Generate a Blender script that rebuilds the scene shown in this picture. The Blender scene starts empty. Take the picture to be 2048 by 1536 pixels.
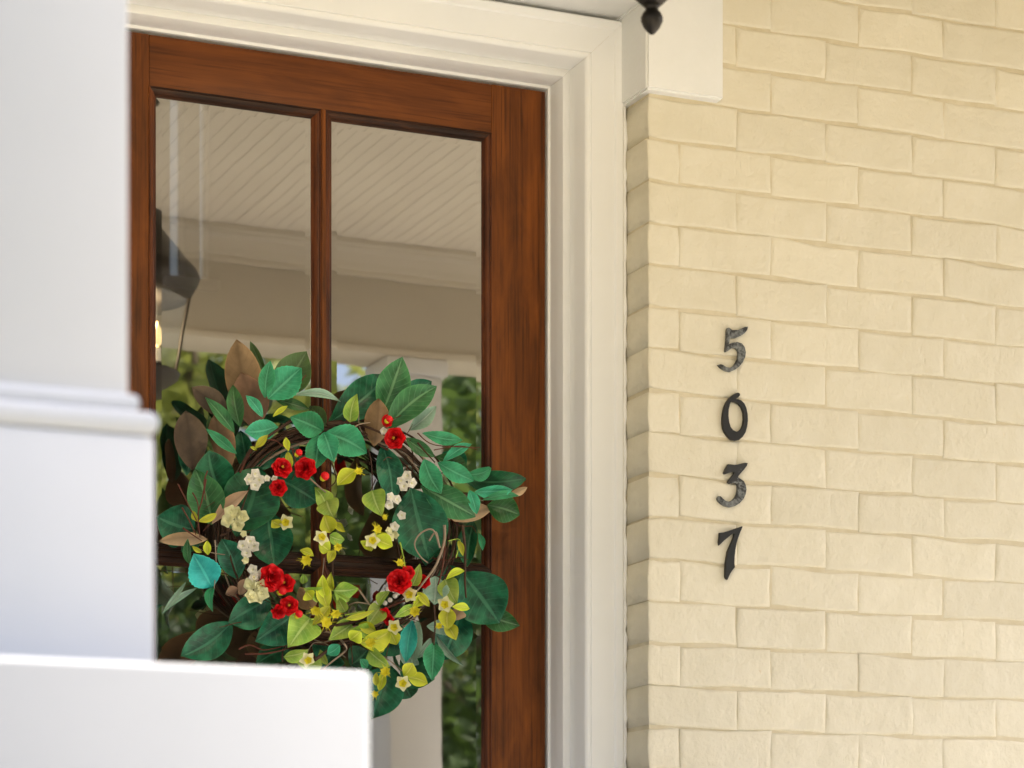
import bpy, bmesh, math, random
from mathutils import Vector, Matrix
random.seed(7)
R = math.radians

# ---------------------------------------------------------------- camera
TH = R(23.54); F = 5000.0; D = 4.57; ZC = 0.76; HOR = 1850.0
cd = bpy.data.cameras.new("camera"); cam = bpy.data.objects.new("camera", cd)
bpy.context.scene.collection.objects.link(cam)
cam.location = (0, -D, ZC); cam.rotation_euler = (R(90), 0, -TH)
cd.sensor_width = 36; cd.lens = F / 2048 * 36; cd.shift_y = (HOR - 768) / 2048
cd.clip_start = 0.05; cd.clip_end = 1000
cd.dof.use_dof = True; cd.dof.focus_distance = 4.75; cd.dof.aperture_fstop = 6.8
sc = bpy.context.scene; sc.camera = cam

# ---------------------------------------------------------------- sky, sun, exposure
SUN_EL, SUN_AZ = R(52), R(2.5)          # azimuth from +X towards +Y (slightly behind the facade)
w = bpy.data.worlds.new("World"); sc.world = w; w.use_nodes = True
nt = w.node_tree; sky = nt.nodes.new("ShaderNodeTexSky"); sky.sky_type = 'NISHITA'
sky.sun_disc = False; sky.sun_elevation = SUN_EL; sky.sun_rotation = R(90) - SUN_AZ
sky.dust_density = 5.0; sky.air_density = 0.8; sky.ozone_density = 1.5
bg = nt.nodes["Background"]; bg.inputs[1].default_value = 0.15
nt.links.new(sky.outputs[0], bg.inputs[0])
sd = bpy.data.lights.new("sun", 'SUN'); sd.energy = 4.5; sd.angle = R(0.6); sd.color = (1, .94, .85)
so = bpy.data.objects.new("sun", sd); sc.collection.objects.link(so)
sv = Vector((math.cos(SUN_EL) * math.cos(SUN_AZ), math.cos(SUN_EL) * math.sin(SUN_AZ), math.sin(SUN_EL)))
so.rotation_euler = sv.to_track_quat('Z', 'Y').to_euler(); so.location = (10, 3, 15)
vs = sc.view_settings; vs.view_transform = 'Standard'; vs.look = 'None'; vs.gamma = 1; vs.exposure = 1.50
sc.render.engine = 'CYCLES'
try:
    sc.cycles.max_bounces = 10; sc.cycles.diffuse_bounces = 5; sc.cycles.glossy_bounces = 5; sc.cycles.transparent_max_bounces = 16
except Exception: pass

# ---------------------------------------------------------------- pixel helpers (pixel of the 2048x1536 photo -> point on a plane of known depth)
CT, ST = math.cos(TH), math.sin(TH)
def P(px, py, y=0.0):
    u = (px - 1024) / F; v = (HOR - py) / F
    dx, dy = CT * u + ST, CT - ST * u
    k = (D + y) / dy
    return Vector((k * dx, y, ZC + k * v))
def PX(px, y=0.0): return P(px, 768, y).x
def project(p):
    q = Vector(p) - Vector((0, -D, ZC)); d = q.x * ST + q.y * CT
    return 1024 + F * (q.x * CT - q.y * ST) / d, HOR - F * q.z / d

# ---------------------------------------------------------------- object helpers
COL = sc.collection; WL = {}
def empty(name, loc, label, cat, group=None):
    o = bpy.data.objects.new(name, None); COL.objects.link(o); o.location = loc; o.empty_display_size = .05
    WL[o.name] = Vector(loc); tag(o, label, cat, group); return o
def tag(o, label=None, cat=None, group=None, kind=None):
    if label: o["label"] = label
    if cat: o["category"] = cat
    if group: o["group"] = group
    if kind: o["kind"] = kind
    return o
def link(name, me, parent=None, wloc=(0, 0, 0)):
    o = bpy.data.objects.new(name, me); COL.objects.link(o)
    wl = Vector(wloc); WL[o.name] = wl
    if parent is not None:
        o.parent = parent; o.location = wl - WL[parent.name]
    else: o.location = wl
    return o
def mesh(name, verts, faces, mats, parent=None, smooth=False, uvs=None, midx=None, center=True, flat_from=None):
    vs_ = [Vector(v) for v in verts]
    c = sum(vs_, Vector()) / len(vs_) if center else Vector()
    me = bpy.data.meshes.new(name); me.from_pydata([v - c for v in vs_], [], faces)
    if not isinstance(mats, (list, tuple)): mats = [mats]
    for m in mats: me.materials.append(m)
    if uvs:
        ul = me.uv_layers.new(name="UVMap")
        for lp in me.loops: ul.data[lp.index].uv = uvs[lp.vertex_index]
    if midx: me.polygons.foreach_set("material_index", midx)
    if smooth: me.polygons.foreach_set("use_smooth", [True] * len(me.polygons))
    me.update()
    return link(name, me, parent, c)
class MB:
    def __init__(s): s.v = []; s.f = []
    def add(s, v, f):
        n = len(s.v); s.v += [Vector(q) for q in v]; s.f += [tuple(i + n for i in q) for q in f]; return s
    def box(s, x0, x1, y0, y1, z0, z1):
        return s.add([(x0,y0,z0),(x1,y0,z0),(x1,y1,z0),(x0,y1,z0),(x0,y0,z1),(x1,y0,z1),(x1,y1,z1),(x0,y1,z1)],
                     [(0,3,2,1),(4,5,6,7),(0,1,5,4),(1,2,6,5),(2,3,7,6),(3,0,4,7)])
    def tube(s, pts, rad, n=6):
        pts = [Vector(p) for p in pts]; L = len(pts); base = len(s.v); pv = None
        for i, p in enumerate(pts):
            t = (pts[min(i+1, L-1)] - pts[max(i-1, 0)]).normalized()
            if pv is None: pv = t.orthogonal().normalized()
            else:
                pv = (pv - t * pv.dot(t))
                pv = pv.normalized() if pv.length > 1e-6 else t.orthogonal().normalized()
            b = t.cross(pv); r = rad(i / max(1, L-1)) if callable(rad) else rad
            for k in range(n):
                a = 2 * math.pi * k / n; s.v.append(p + (pv * math.cos(a) + b * math.sin(a)) * r)
        for i in range(L-1):
            for k in range(n):
                a, b_ = base + i*n + k, base + i*n + (k+1) % n
                s.f.append((a, b_, b_ + n, a + n))
        s.f.append(tuple(base + k for k in reversed(range(n)))); s.f.append(tuple(base + (L-1)*n + k for k in range(n)))
        return s
    def lathe(s, prof, cx, cy, n=24, sq=False):
        base = len(s.v)
        for (r, z) in prof:
            for k in range(n):
                a = 2 * math.pi * (k + .5) / n; s.v.append(Vector((cx + r * math.cos(a), cy + r * math.sin(a), z)))
        for i in range(len(prof) - 1):
            for k in range(n):
                a, b_ = base + i*n + k, base + i*n + (k+1) % n
                s.f.append((a, b_, b_ + n, a + n))
        s.f.append(tuple(base + k for k in reversed(range(n)))); s.f.append(tuple(base + (len(prof)-1)*n + k for k in range(n)))
        return s
    def build(s, name, mat, parent=None, smooth=False, **k): return mesh(name, s.v, s.f, mat, parent, smooth, **k)
def box(name, x0, x1, y0, y1, z0, z1, mat, parent=None, bev=0.0, seg=2):
    o = MB().box(x0, x1, y0, y1, z0, z1).build(name, mat, parent)
    if bev:
        b = bmesh.new(); b.from_mesh(o.data)
        bmesh.ops.bevel(b, geom=b.edges[:], offset=bev, segments=seg, affect='EDGES', profile=.5); b.to_mesh(o.data); b.free()
        shade(o, 35)
    return o
def shade(o, ang):
    me = o.data; me.polygons.foreach_set("use_smooth", [True] * len(me.polygons))
    b = bmesh.new(); b.from_mesh(me)
    for e in b.edges:
        e.smooth = not (len(e.link_faces) == 2 and e.calc_face_angle(0) > R(ang))
    b.to_mesh(me); b.free()
def catmull(pts, n=6):
    pts = [Vector(p) for p in pts]; out = []
    for i in range(len(pts) - 1):
        p0, p1, p2, p3 = pts[max(i-1, 0)], pts[i], pts[i+1], pts[min(i+2, len(pts)-1)]
        for k in range(n):
            t = k / n
            out.append(.5 * ((2*p1) + (p2-p0)*t + (2*p0-5*p1+4*p2-p3)*t*t + (3*p1-p0-3*p2+p3)*t**3))
    out.append(pts[-1]); return out

# ---------------------------------------------------------------- materials
class NT:
    def __init__(s, name):
        s.m = bpy.data.materials.new(name); s.m.use_nodes = True; s.t = s.m.node_tree
        s.b = s.t.nodes["Principled BSDF"]; s.out = s.t.nodes["Material Output"]
    def n(s, typ, **kw):
        q = s.t.nodes.new(typ)
        for k, v in kw.items():
            if k.startswith("i_"): q.inputs[int(k[2:])].default_value = v
            else: setattr(q, k, v)
        return q
    def l(s, a, b): s.t.links.new(a, b)
    def coord(s, scale=(1,1,1), rot=(0,0,0), kind="Object", rand=False):
        tc = s.n("ShaderNodeTexCoord"); mp = s.n("ShaderNodeMapping")
        mp.inputs["Scale"].default_value = scale; mp.inputs["Rotation"].default_value = rot
        if rand:
            oi = s.n("ShaderNodeObjectInfo"); mu = s.n("ShaderNodeVectorMath", operation='SCALE'); mu.inputs[0].default_value = (37, 53, 71)
            s.l(oi.outputs["Random"], mu.inputs["Scale"]); ad = s.n("ShaderNodeVectorMath", operation='ADD')
            s.l(tc.outputs[kind], ad.inputs[0]); s.l(mu.outputs[0], ad.inputs[1]); s.l(ad.outputs[0], mp.inputs[0])
        else: s.l(tc.outputs[kind], mp.inputs[0])
        return mp.outputs[0]
    def noise(s, vec, scale, detail=4, rough=.55, dist=0):
        q = s.n("ShaderNodeTexNoise"); q.inputs["Scale"].default_value = scale; q.inputs["Detail"].default_value = detail
        q.inputs["Roughness"].default_value = rough; q.inputs["Distortion"].default_value = dist
        s.l(vec, q.inputs["Vector"]); return q.outputs["Fac"]
    def ramp(s, fac, stops):
        q = s.n("ShaderNodeValToRGB"); e = q.color_ramp.elements
        while len(e) < len(stops): e.new(.5)
        for el, (p, c) in zip(e, stops): el.position = p; el.color = (*c, 1) if len(c) == 3 else c
        s.l(fac, q.inputs[0]); return q.outputs[0]
    def mix(s, fac, a, b, mode='MIX'):
        q = s.n("ShaderNodeMix", data_type='RGBA', blend_type=mode)
        for sock, val in ((q.inputs[0], fac), (q.inputs[6], a), (q.inputs[7], b)):
            if hasattr(val, "is_output") or isinstance(val, bpy.types.NodeSocket): s.l(val, sock)
            else: sock.default_value = val if not (isinstance(val, tuple) and len(val) == 3) else (*val, 1)
        return q.outputs[2]
    def math(s, op, a, b=None, c=None, clamp=False):
        q = s.n("ShaderNodeMath", operation=op, use_clamp=clamp)
        for i, val in enumerate((a, b, c)):
            if val is None: continue
            if isinstance(val, bpy.types.NodeSocket): s.l(val, q.inputs[i])
            else: q.inputs[i].default_value = val
        return q.outputs[0]
    def bump(s, h, strength, dist=.002, prev=None):
        q = s.n("ShaderNodeBump"); q.inputs["Strength"].default_value = strength; q.inputs["Distance"].default_value = dist
        s.l(h, q.inputs["Height"])
        if prev is not None: s.l(prev, q.inputs["Normal"])
        s.l(q.outputs[0], s.b.inputs["Normal"]); return q.outputs[0]
    def set(s, color=None, rough=None, spec=None, metal=None, coat=None):
        if color is not None:
            if isinstance(color, bpy.types.NodeSocket): s.l(color, s.b.inputs["Base Color"])
            else: s.b.inputs["Base Color"].default_value = (*color, 1)
        if rough is not None:
            if isinstance(rough, bpy.types.NodeSocket): s.l(rough, s.b.inputs["Roughness"])
            else: s.b.inputs["Roughness"].default_value = rough
        if spec is not None: s.b.inputs["Specular IOR Level"].default_value = spec
        if metal is not None: s.b.inputs["Metallic"].default_value = metal
        if coat is not None: s.b.inputs["Coat Weight"].default_value = coat
        return s

def m_paint(name, col, col2, rough=.5, scale=14, bump=.08, dist=.002, bscale=220):
    t = NT(name); v = t.coord(rand=True)
    t.set(t.mix(t.ramp(t.noise(v, scale, 5), [(.35, (0,0,0)), (.65, (1,1,1))]), col, col2), rough, .35)
    t.bump(t.noise(v, bscale, 3), bump, dist); return t.m
def m_brick():
    t = NT("cream_brick_paint"); v = t.coord(rand=True)
    c = t.mix(t.ramp(t.noise(v, 9, 5, .6), [(.3, (0,0,0)), (.7, (1,1,1))]), (.685, .632, .495), (.725, .675, .545))
    spk = t.ramp(t.noise(v, 90, 2), [(.74, (0,0,0)), (.80, (1,1,1))])
    c = t.mix(t.mix(.35, (0,0,0), spk), c, (.60, .42, .22))
    oi = t.n("ShaderNodeObjectInfo"); j = t.math('MULTIPLY_ADD', oi.outputs["Random"], .07, .95)
    hs = t.n("ShaderNodeHueSaturation"); t.l(c, hs.inputs["Color"]); t.l(j, hs.inputs["Value"])
    t.set(hs.outputs[0], .62, .3)
    b0 = t.bump(t.noise(v, 17, 3, .55), .60, .011)
    b1 = t.bump(t.noise(v, 46, 4, .65), .50, .004, b0)
    b2 = t.bump(t.noise(v, 170, 4, .65), .50, .0018, b1)
    # raking tool marks: thin diagonal scratches, here and there
    v2 = t.coord(scale=(7, 7, 1.5), rot=(0, R(33), 0), rand=True)
    sc_ = t.ramp(t.noise(v2, 9, 1.5, .4, .15), [(.0, (1,1,1)), (.60, (1,1,1)), (.66, (0,0,0)), (.72, (1,1,1))])
    mk = t.ramp(t.noise(v, 11, 2), [(.56, (1,1,1)), (.64, (0,0,0))])
    t.bump(t.mix(1.0, sc_, mk, 'LIGHTEN'), .26, .0022, b2)
    return t.m
def m_wood(name, axis, dark, mid, light, rough=.36, streak=.5):
    t = NT(name)
    s1 = [46, 46, 46]; s1[axis] = 1.5; s2 = [210, 210, 210]; s2[axis] = 4.5; s3 = [24, 24, 24]; s3[axis] = 5.0
    a = t.noise(t.coord(tuple(s1), rand=True), 1, 5, .62, .5)
    b = t.noise(t.coord(tuple(s2), rand=True), 1, 3, .6)
    g = t.noise(t.coord(tuple(s3), rand=True), 1, 4, .6, .6)
    fac = t.math('ADD', t.math('MULTIPLY', a, .26), t.math('ADD', t.math('MULTIPLY', b, .26), t.math('MULTIPLY', g, .48)))
    c = t.ramp(fac, [(.34, dark), (.49, mid), (.66, light)])
    pores = t.ramp(b, [(.34, (1,1,1)), (.42, (0,0,0))])
    c = t.mix(t.mix(streak, (0,0,0), pores), c, dark)
    t.set(c, t.math('MULTIPLY_ADD', a, .25, rough + .05), .22)
    t.bump(b, .10, .0012); return t.m
def m_leaf(name, top, top2, vein, rough, veinbump=.5, nv=9, veinmix=.6):
    t = NT(name); tc = t.n("ShaderNodeTexCoord"); sx = t.n("ShaderNodeSeparateXYZ"); t.l(tc.outputs["UV"], sx.inputs[0])
    au = t.math('ABSOLUTE', t.math('MULTIPLY_ADD', sx.outputs[0], 2, -1)); vv = sx.outputs[1]
    mid = t.ramp(au, [(.0, (1,1,1)), (.05, (1,1,1)), (.10, (0,0,0))])
    fr = t.math('FRACT', t.math('MULTIPLY', t.math('MULTIPLY_ADD', au, -.22, vv), nv))
    side = t.ramp(fr, [(.0, (1,1,1)), (.09, (0,0,0)), (.91, (0,0,0)), (1, (1,1,1))])
    allv = t.mix(.45, mid, side, 'SCREEN')
    v = t.coord(rand=True); n = t.noise(v, 45, 4)
    c = t.mix(t.ramp(n, [(.35, (0,0,0)), (.68, (1,1,1))]), top, top2)
    gr = t.ramp(au, [(.0, (.60, .60, .60)), (.45, (.84, .84, .84)), (.90, (1.0, 1.0, 1.0)), (1, (1.5, 1.35, 1.3))])
    c = t.mix(1.0, c, gr, 'MULTIPLY')
    oi = t.n("ShaderNodeObjectInfo"); hs = t.n("ShaderNodeHueSaturation")
    t.l(t.math('MULTIPLY_ADD', oi.outputs["Random"], .6, .85), hs.inputs["Value"]); t.l(t.math('MULTIPLY_ADD', oi.outputs["Random"], .03, .485), hs.inputs["Hue"])
    t.l(t.mix(t.math('MULTIPLY', allv, veinmix), c, vein), hs.inputs["Color"])
    t.set(hs.outputs[0], t.math('MULTIPLY_ADD', n, .3, rough - .20), .40)
    b1 = t.bump(allv, veinbump, -.0012 if veinbump > 0 else .001)
    # woven fabric grain of artificial leaves
    t.bump(t.noise(v, 420, 2), .18, .0006, b1); return t.m
def m_plain(name, col, rough=.5, spec=.4, metal=0, var=.15, scale=60):
    t = NT(name); v = t.coord(rand=True)
    c2 = tuple(min(1, q * (1 + var)) for q in col); c1 = tuple(q * (1 - var) for q in col)
    t.set(t.mix(t.noise(v, scale, 4), c1, c2), rough, spec, metal); t.bump(t.noise(v, scale * 4, 2), .12, .001); return t.m
def m_glass():
    t = NT("door_glass"); v = t.coord()
    gl = t.n("ShaderNodeBsdfGlossy"); gl.inputs["Color"].default_value = (.95, .93, .90, 1); gl.inputs["Roughness"].default_value = .018
    bp = t.n("ShaderNodeBump"); bp.inputs["Strength"].default_value = .035; bp.inputs["Distance"].default_value = .004
    t.l(t.noise(v, 5.5, 2), bp.inputs["Height"]); t.l(bp.outputs[0], gl.inputs["Normal"])
    tr = t.n("ShaderNodeBsdfTransparent"); tr.inputs["Color"].default_value = (.72, .74, .70, 1)
    mx = t.n("ShaderNodeMixShader"); mx.inputs[0].default_value = .51
    t.l(tr.outputs[0], mx.inputs[1]); t.l(gl.outputs[0], mx.inputs[2]); t.l(mx.outputs[0], t.out.inputs[0]); return t.m
def m_thin_glass():
    t = NT("lantern_glass"); gl = t.n("ShaderNodeBsdfGlossy"); gl.inputs["Roughness"].default_value = .02
    tr = t.n("ShaderNodeBsdfTransparent"); tr.inputs["Color"].default_value = (.93, .95, .94, 1)
    mx = t.n("ShaderNodeMixShader"); mx.inputs[0].default_value = .09
    t.l(tr.outputs[0], mx.inputs[1]); t.l(gl.outputs[0], mx.inputs[2]); t.l(mx.outputs[0], t.out.inputs[0]); return t.m
def m_emit(name, col, st):
    t = NT(name); t.set(col, .5); t.b.inputs["Emission Color"].default_value = (*col, 1); t.b.inputs["Emission Strength"].default_value = st; return t.m
def m_worn(name, lo, hi, grad):
    t = NT(name); v = t.coord()
    n = t.noise(v, 42, 4, .65); fine = t.noise(v, 190, 3, .6)
    if grad:
        tc = t.n("ShaderNodeTexCoord"); sx = t.n("ShaderNodeSeparateXYZ"); t.l(tc.outputs["Object"], sx.inputs[0])
        n = t.math('ADD', n, t.math('MULTIPLY', sx.outputs[2], grad))
    f = t.ramp(t.math('ADD', t.math('MULTIPLY', n, .75), t.math('MULTIPLY', fine, .25)), [(lo, (0,0,0)), (hi, (1,1,1))])
    c = t.mix(f, (.022, .021, .02), t.ramp(fine, [(.30, (.045, .047, .047)), (.70, (.20, .21, .205))]))
    t.set(c, .42, .5); b = t.bump(fine, .2, .0010); t.bump(t.noise(v, 70, 3), .4, .003, b); return t.m

M = {}
M['brick'] = m_brick()
M['mortar'] = m_paint("shade_tan_joint_paint", (.58, .505, .35), (.64, .57, .42), .75, 30, .4, .003, 90)  # deeper tan paints in the warm shade of the recessed joints
M['trim'] = m_paint("warm_white_trim_paint", (.86, .865, .865), (.885, .89, .89), .42, 6, .05)
M['stucco'] = m_paint("white_stone_paint", (.755, .76, .75), (.785, .79, .785), .6, 9, .30, .003, 120)
M['white'] = m_paint("white_column_paint", (.675, .68, .69), (.70, .705, .715), .45, 4, .03)
M['ped'] = m_paint("pedestal_paint_darkened_for_bounce", (.515, .52, .53), (.54, .545, .555), .5, 4, .05)  # column white darkened in the colour to offset strong ground bounce
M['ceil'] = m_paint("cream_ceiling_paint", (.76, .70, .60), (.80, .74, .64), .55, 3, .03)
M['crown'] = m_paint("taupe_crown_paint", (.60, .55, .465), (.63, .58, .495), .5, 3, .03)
M['beam'] = m_paint("cream_beam_paint_shaded", (.50, .455, .385), (.53, .485, .41), .55, 3, .03)  # base colour darkened to carry the shade on the beam's inner face
W0, W1, W2 = (.052, .0175, .0042), (.138, .0400, .0072), (.250, .072, .0105)
M['wood_z'] = m_wood("stained_mahogany_vertical", 2, W0, W1, W2)
M['wood_x'] = m_wood("stained_mahogany_horizontal", 0, (.070, .0215, .0050), (.130, .0375, .0078), (.195, .057, .0105))
M['bead_z'] = m_wood("dark_glazed_bead_vertical", 2, (.014, .006, .004), (.075, .022, .008), (.20, .056, .013), .3)
M['bead_x'] = m_wood("dark_glazed_bead_horizontal", 0, (.008, .005, .004), (.030, .012, .006), (.10, .034, .011), .3)
M['glass'] = m_glass(); M['lglass'] = m_thin_glass()
M['iron'] = m_plain("black_wrought_iron", (.022, .021, .020), .45, .5, .3)
M['iron_worn5'] = m_worn("peeling_black_iron", .44, .50, 0)
M['iron_worn3'] = m_worn("black_iron_worn_foot", .50, .56, -3.2)
M['bronze'] = m_plain("dark_bronze", (.045, .038, .032), .42, .5, .6)
M['bulb'] = m_emit("lit_candle_bulb", (1, .72, .36), .7)
M['floor'] = m_plain("bluestone_paving", (.44, .42, .385), .7, .3, 0, .15, 5)
M['walk'] = m_plain("pale_concrete", (.52, .475, .415), .8, .3, 0, .1, 3)
M['room'] = m_paint("interior_wall_paint", (.42, .38, .32), (.45, .41, .35), .6, 3)
M['roomfloor'] = m_wood("interior_oak_floor", 1, (.06, .035, .018), (.12, .07, .035), (.18, .11, .06))
M['whitefab'] = m_paint("white_interior_paint", (.75, .75, .74), (.8, .8, .79), .6, 5)
t_ = NT('sheer_window_shade'); tr_ = t_.n('ShaderNodeBsdfTransparent'); tr_.inputs[0].default_value = (.24, .23, .205, 1); t_.l(tr_.outputs[0], t_.out.inputs[0]); M['shade'] = t_.m
M['roof'] = m_plain("grey_shingle", (.10, .095, .09), .9, .2, 0, .3, 8)
M['grass'] = m_plain("lawn_green", (.150, .135, .075), .9, .2, 0, .4, 2.5)
M['bark'] = m_plain("bark", (.10, .075, .05), .9, .2, 0, .4, 20)
M['mag'] = m_leaf("magnolia_leaf_green", (.006, .064, .028), (.020, .185, .082), (.06, .24, .125), .45)
M['lau'] = m_leaf("laurel_leaf_green", (.025, .24, .105), (.055, .42, .21), (.13, .50, .29), .6, .6, 10)
M['mid'] = m_leaf("mid_green_leaf", (.022, .10, .026), (.045, .195, .055), (.15, .32, .14), .45)
M['oli'] = m_leaf("olive_green_leaf", (.045, .10, .028), (.085, .165, .045), (.12, .22, .08), .5)
M['cya'] = m_leaf("turquoise_leaf", (.015, .32, .28), (.04, .48, .42), (.06, .5, .4), .45)
M['pal'] = m_leaf("pale_sage_leaf", (.20, .34, .24), (.30, .46, .36), (.4, .5, .42), .6)
M['brn'] = m_leaf("velvet_brown_leaf_back", (.20, .118, .062), (.28, .17, .095), (.13, .075, .04), .75, -.4)
M['gry'] = m_leaf("dull_brown_leaf_back", (.085, .060, .042), (.13, .092, .062), (.06, .04, .03), .75, -.4)
M['tan'] = m_leaf("tan_leaf_back", (.36, .235, .14), (.46, .31, .20), (.25, .16, .09), .7, -.4)
M['ylg'] = m_leaf("lime_leaf", (.19, .34, .035), (.36, .48, .07), (.45, .55, .18), .55, .35, 8)
M['yel'] = m_leaf("yellow_leaf", (.44, .52, .02), (.58, .62, .035), (.6, .6, .1), .55, .3, 8)
M['lgb'] = m_leaf("light_green_leaf_back", (.11, .22, .07), (.18, .30, .11), (.2, .32, .14), .6, -.3)
M['red'] = m_plain("red_petal", (.80, .010, .016), .5, .35, 0, .22, 90)
M['dred'] = m_plain("deep_red_petal", (.55, .005, .010), .5, .35, 0, .3, 90)
M['wht'] = m_plain("ivory_petal", (.86, .83, .73), .6, .3, 0, .06, 120)
M['crm'] = m_plain("cream_petal", (.80, .78, .47), .6, .3, 0, .1, 120)
M['ylp'] = m_plain("yellow_petal", (.74, .66, .035), .6, .3, 0, .12, 120)
M['bud'] = m_plain("orange_yellow_bud", (.62, .34, .03), .55, .3, 0, .3, 120)
M['twig'] = m_plain("brown_twig", (.075, .042, .028), .8, .2, 0, .45, 80)
M['twigp'] = m_plain("pale_dry_twig", (.34, .26, .19), .8, .2, 0, .25, 80)
M['twigr'] = m_plain("red_brown_twig", (.13, .045, .030), .75, .2, 0, .3, 80)

# ================================================================ SETTING
DX0, DX1, DZ1 = 1.131, 2.064, 2.433            # door leaf
XC = (DX0 + DX1) / 2
WY = -.22                                       # brick face plane
L1, L2 = 2.53, 2.70                             # porch beam / column shaft depth
CEIL, BEAMZ = 2.82, 2.516
GZ = -.42
RX = 4.2                                       # right end of the porch roof
g = MB()
N = 24
for i in range(N + 1):
    for j in range(N + 1):
        x = (i / N - .5) * 2; y = (j / N - .5) * 2
        g.v.append(Vector((math.copysign(abs(x) ** 2.2, x) * 500, math.copysign(abs(y) ** 2.2, y) * 500, GZ)))
g.f = [(i*(N+1)+j, (i+1)*(N+1)+j, (i+1)*(N+1)+j+1, i*(N+1)+j+1) for i in range(N) for j in range(N)]
tag(g.build("ground", M['grass'], center=False), kind="structure")
tag(box("path", .95, 2.25, -14, -3.62, GZ - .1, GZ + .012, M['walk']), kind="structure")
tag(box("driveway", -40, 60, -19, -14.02, GZ - .1, GZ + .008, M['walk']), kind="structure")
pf = tag(MB().box(-3, 7, -2.95, -.05, GZ - .05, 0).build("porch_floor", M['floor']), kind="structure")
for k, (y0, z) in enumerate(((-3.28, -.15), (-3.6, -.29))):
    tag(box("porch_step", .9, 2.3, y0, y0 + .335, GZ - .05, z, M['floor']), kind="structure")
# porch ceiling: slab + bead boards
pc = tag(MB().box(-3, RX, -2.69, -.04, CEIL + .014, CEIL + .05).build("ceiling", M['ceil']), kind="structure")
BWd = .0826
prof = []
def bead(x0, x1):
    return [(x0, CEIL + .0016), (x0 + .003, CEIL), (x1 - .0085, CEIL), (x1 - .0070, CEIL + .0011), (x1 - .0035, CEIL + .0003), (x1 - .0008, CEIL + .0016)]
prof = bead(0, BWd / 2) + bead(BWd / 2, BWd)
cv = []; n = len(prof)
for yy in (-L1, -.05): cv += [(x - BWd / 2, yy + (L1 + .05) / 2, z - CEIL) for x, z in prof]
cf = [(i, i + 1, n + i + 1, n + i) for i in range(n - 1)]
cme = bpy.data.meshes.new("ceiling_board"); cme.from_pydata(cv, [], cf); cme.materials.append(M['ceil'])
k = 0
while -1.0 + k * BWd < RX - .05:
    link("ceiling_board", cme, pc, (-1.0 + k * BWd, -(L1 + .05) / 2, CEIL)); k += 1

# porch beam with crown and bottom bead
bm_root = empty("porch_beam", (XC, -L1, BEAMZ), "cream painted beam with crown moulding across the porch front, seen reflected in glass", "beam")
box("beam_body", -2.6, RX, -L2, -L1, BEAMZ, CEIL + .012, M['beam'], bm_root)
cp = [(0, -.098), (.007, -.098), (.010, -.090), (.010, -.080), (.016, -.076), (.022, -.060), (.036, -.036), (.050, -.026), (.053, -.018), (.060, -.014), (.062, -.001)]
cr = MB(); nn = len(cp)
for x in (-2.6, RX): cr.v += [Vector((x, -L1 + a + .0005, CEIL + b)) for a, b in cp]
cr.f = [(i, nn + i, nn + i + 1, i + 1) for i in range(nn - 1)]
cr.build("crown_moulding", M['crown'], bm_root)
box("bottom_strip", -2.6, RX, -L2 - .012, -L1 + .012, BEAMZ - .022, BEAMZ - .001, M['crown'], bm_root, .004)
rf = empty("porch_roof", (XC, -2.9, 3.0), "grey shingled porch roof above the beam", "roof")
MB().add([(-3.2, -2.72, 2.86), (RX + .1, -2.72, 2.86), (RX + .1, -.02, 3.55), (-3.2, -.02, 3.55), (-3.2, -2.72, 2.90), (RX + .1, -2.72, 2.90), (RX + .1, -.02, 3.62), (-3.2, -.02, 3.62)],
         [(0,3,2,1),(4,5,6,7),(0,1,5,4),(1,2,6,5),(2,3,7,6),(3,0,4,7)]).build("shingle_slope", M['roof'], rf)
box("fascia", -3.2, RX + .1, -2.735, -2.722, 2.56, 2.90, M['trim'], rf)

# ================================================================ BRICK WALLS
CH = .0819; Z0 = 1.0672 - 13 * CH                # course height and foot of the courses
CX = 2.184                                       # corner of the door opening
JT = .0085
def brick_mesh(wd, ht, left_side, seed):
    rn = random.Random(seed)
    hx, hz = wd / 2, ht / 2; nx = 6
    ring = [(-hx + 2*hx*i/nx, -hz) for i in range(nx)] + [(hx, -hz), (hx, 0)] + [(hx - 2*hx*i/nx, hz) for i in range(nx)] + [(-hx, hz), (-hx, 0)]
    ph = rn.uniform(0, 6); am = rn.uniform(.0005, .0024); tl = rn.uniform(-.0022, .0022)
    def wob(x, z):
        e = am * math.sin(x * rn.choice((24, 31)) + ph) + rn.uniform(-.0010, .0010)
        z2 = z + (e if abs(z) > .01 else 0) + tl * x / hx
        x2 = x + (rn.uniform(-.0022, .0022) if abs(abs(x) - hx) < 1e-6 else 0)
        return x2, z2
    ring = [wob(*p) for p in ring]; n = len(ring)
    back = .125 if left_side else .02
    rows = [(.0022, back), (.0020, .0028), (.0004, .0012), (-.0012, .0003), (-.0040, 0)]; xo = [.0050, .0047, .0020, -.0022, -.0075]
    v = []
    for (off, y), offx in zip(rows, xo):
        for x, z in ring:
            sx = 1 if x > 0 else -1; sz = 0 if abs(z) < .01 else (1 if z > 0 else -1)
            ox = offx if abs(abs(x) - hx) < .004 else 0
            if left_side and x < 0 and off > 0 : ox = .0
            v.append((x + sx * ox, y, z + sz * off))
    f = []
    for r in range(len(rows) - 1):
        for i in range(n):
            a, b = r*n + i, r*n + (i+1) % n
            f.append((a, b, b + n, a + n))
    f.append(tuple((len(rows)-1)*n + i for i in range(n)))
    me = bpy.data.meshes.new("brick"); me.from_pydata(v, [], f); me.materials.append(M['brick'])
    sm = [True] * (len(f) - 1) + [False]; me.polygons.foreach_set("use_smooth", sm); me.update(); return me
H = CH - JT
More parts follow.
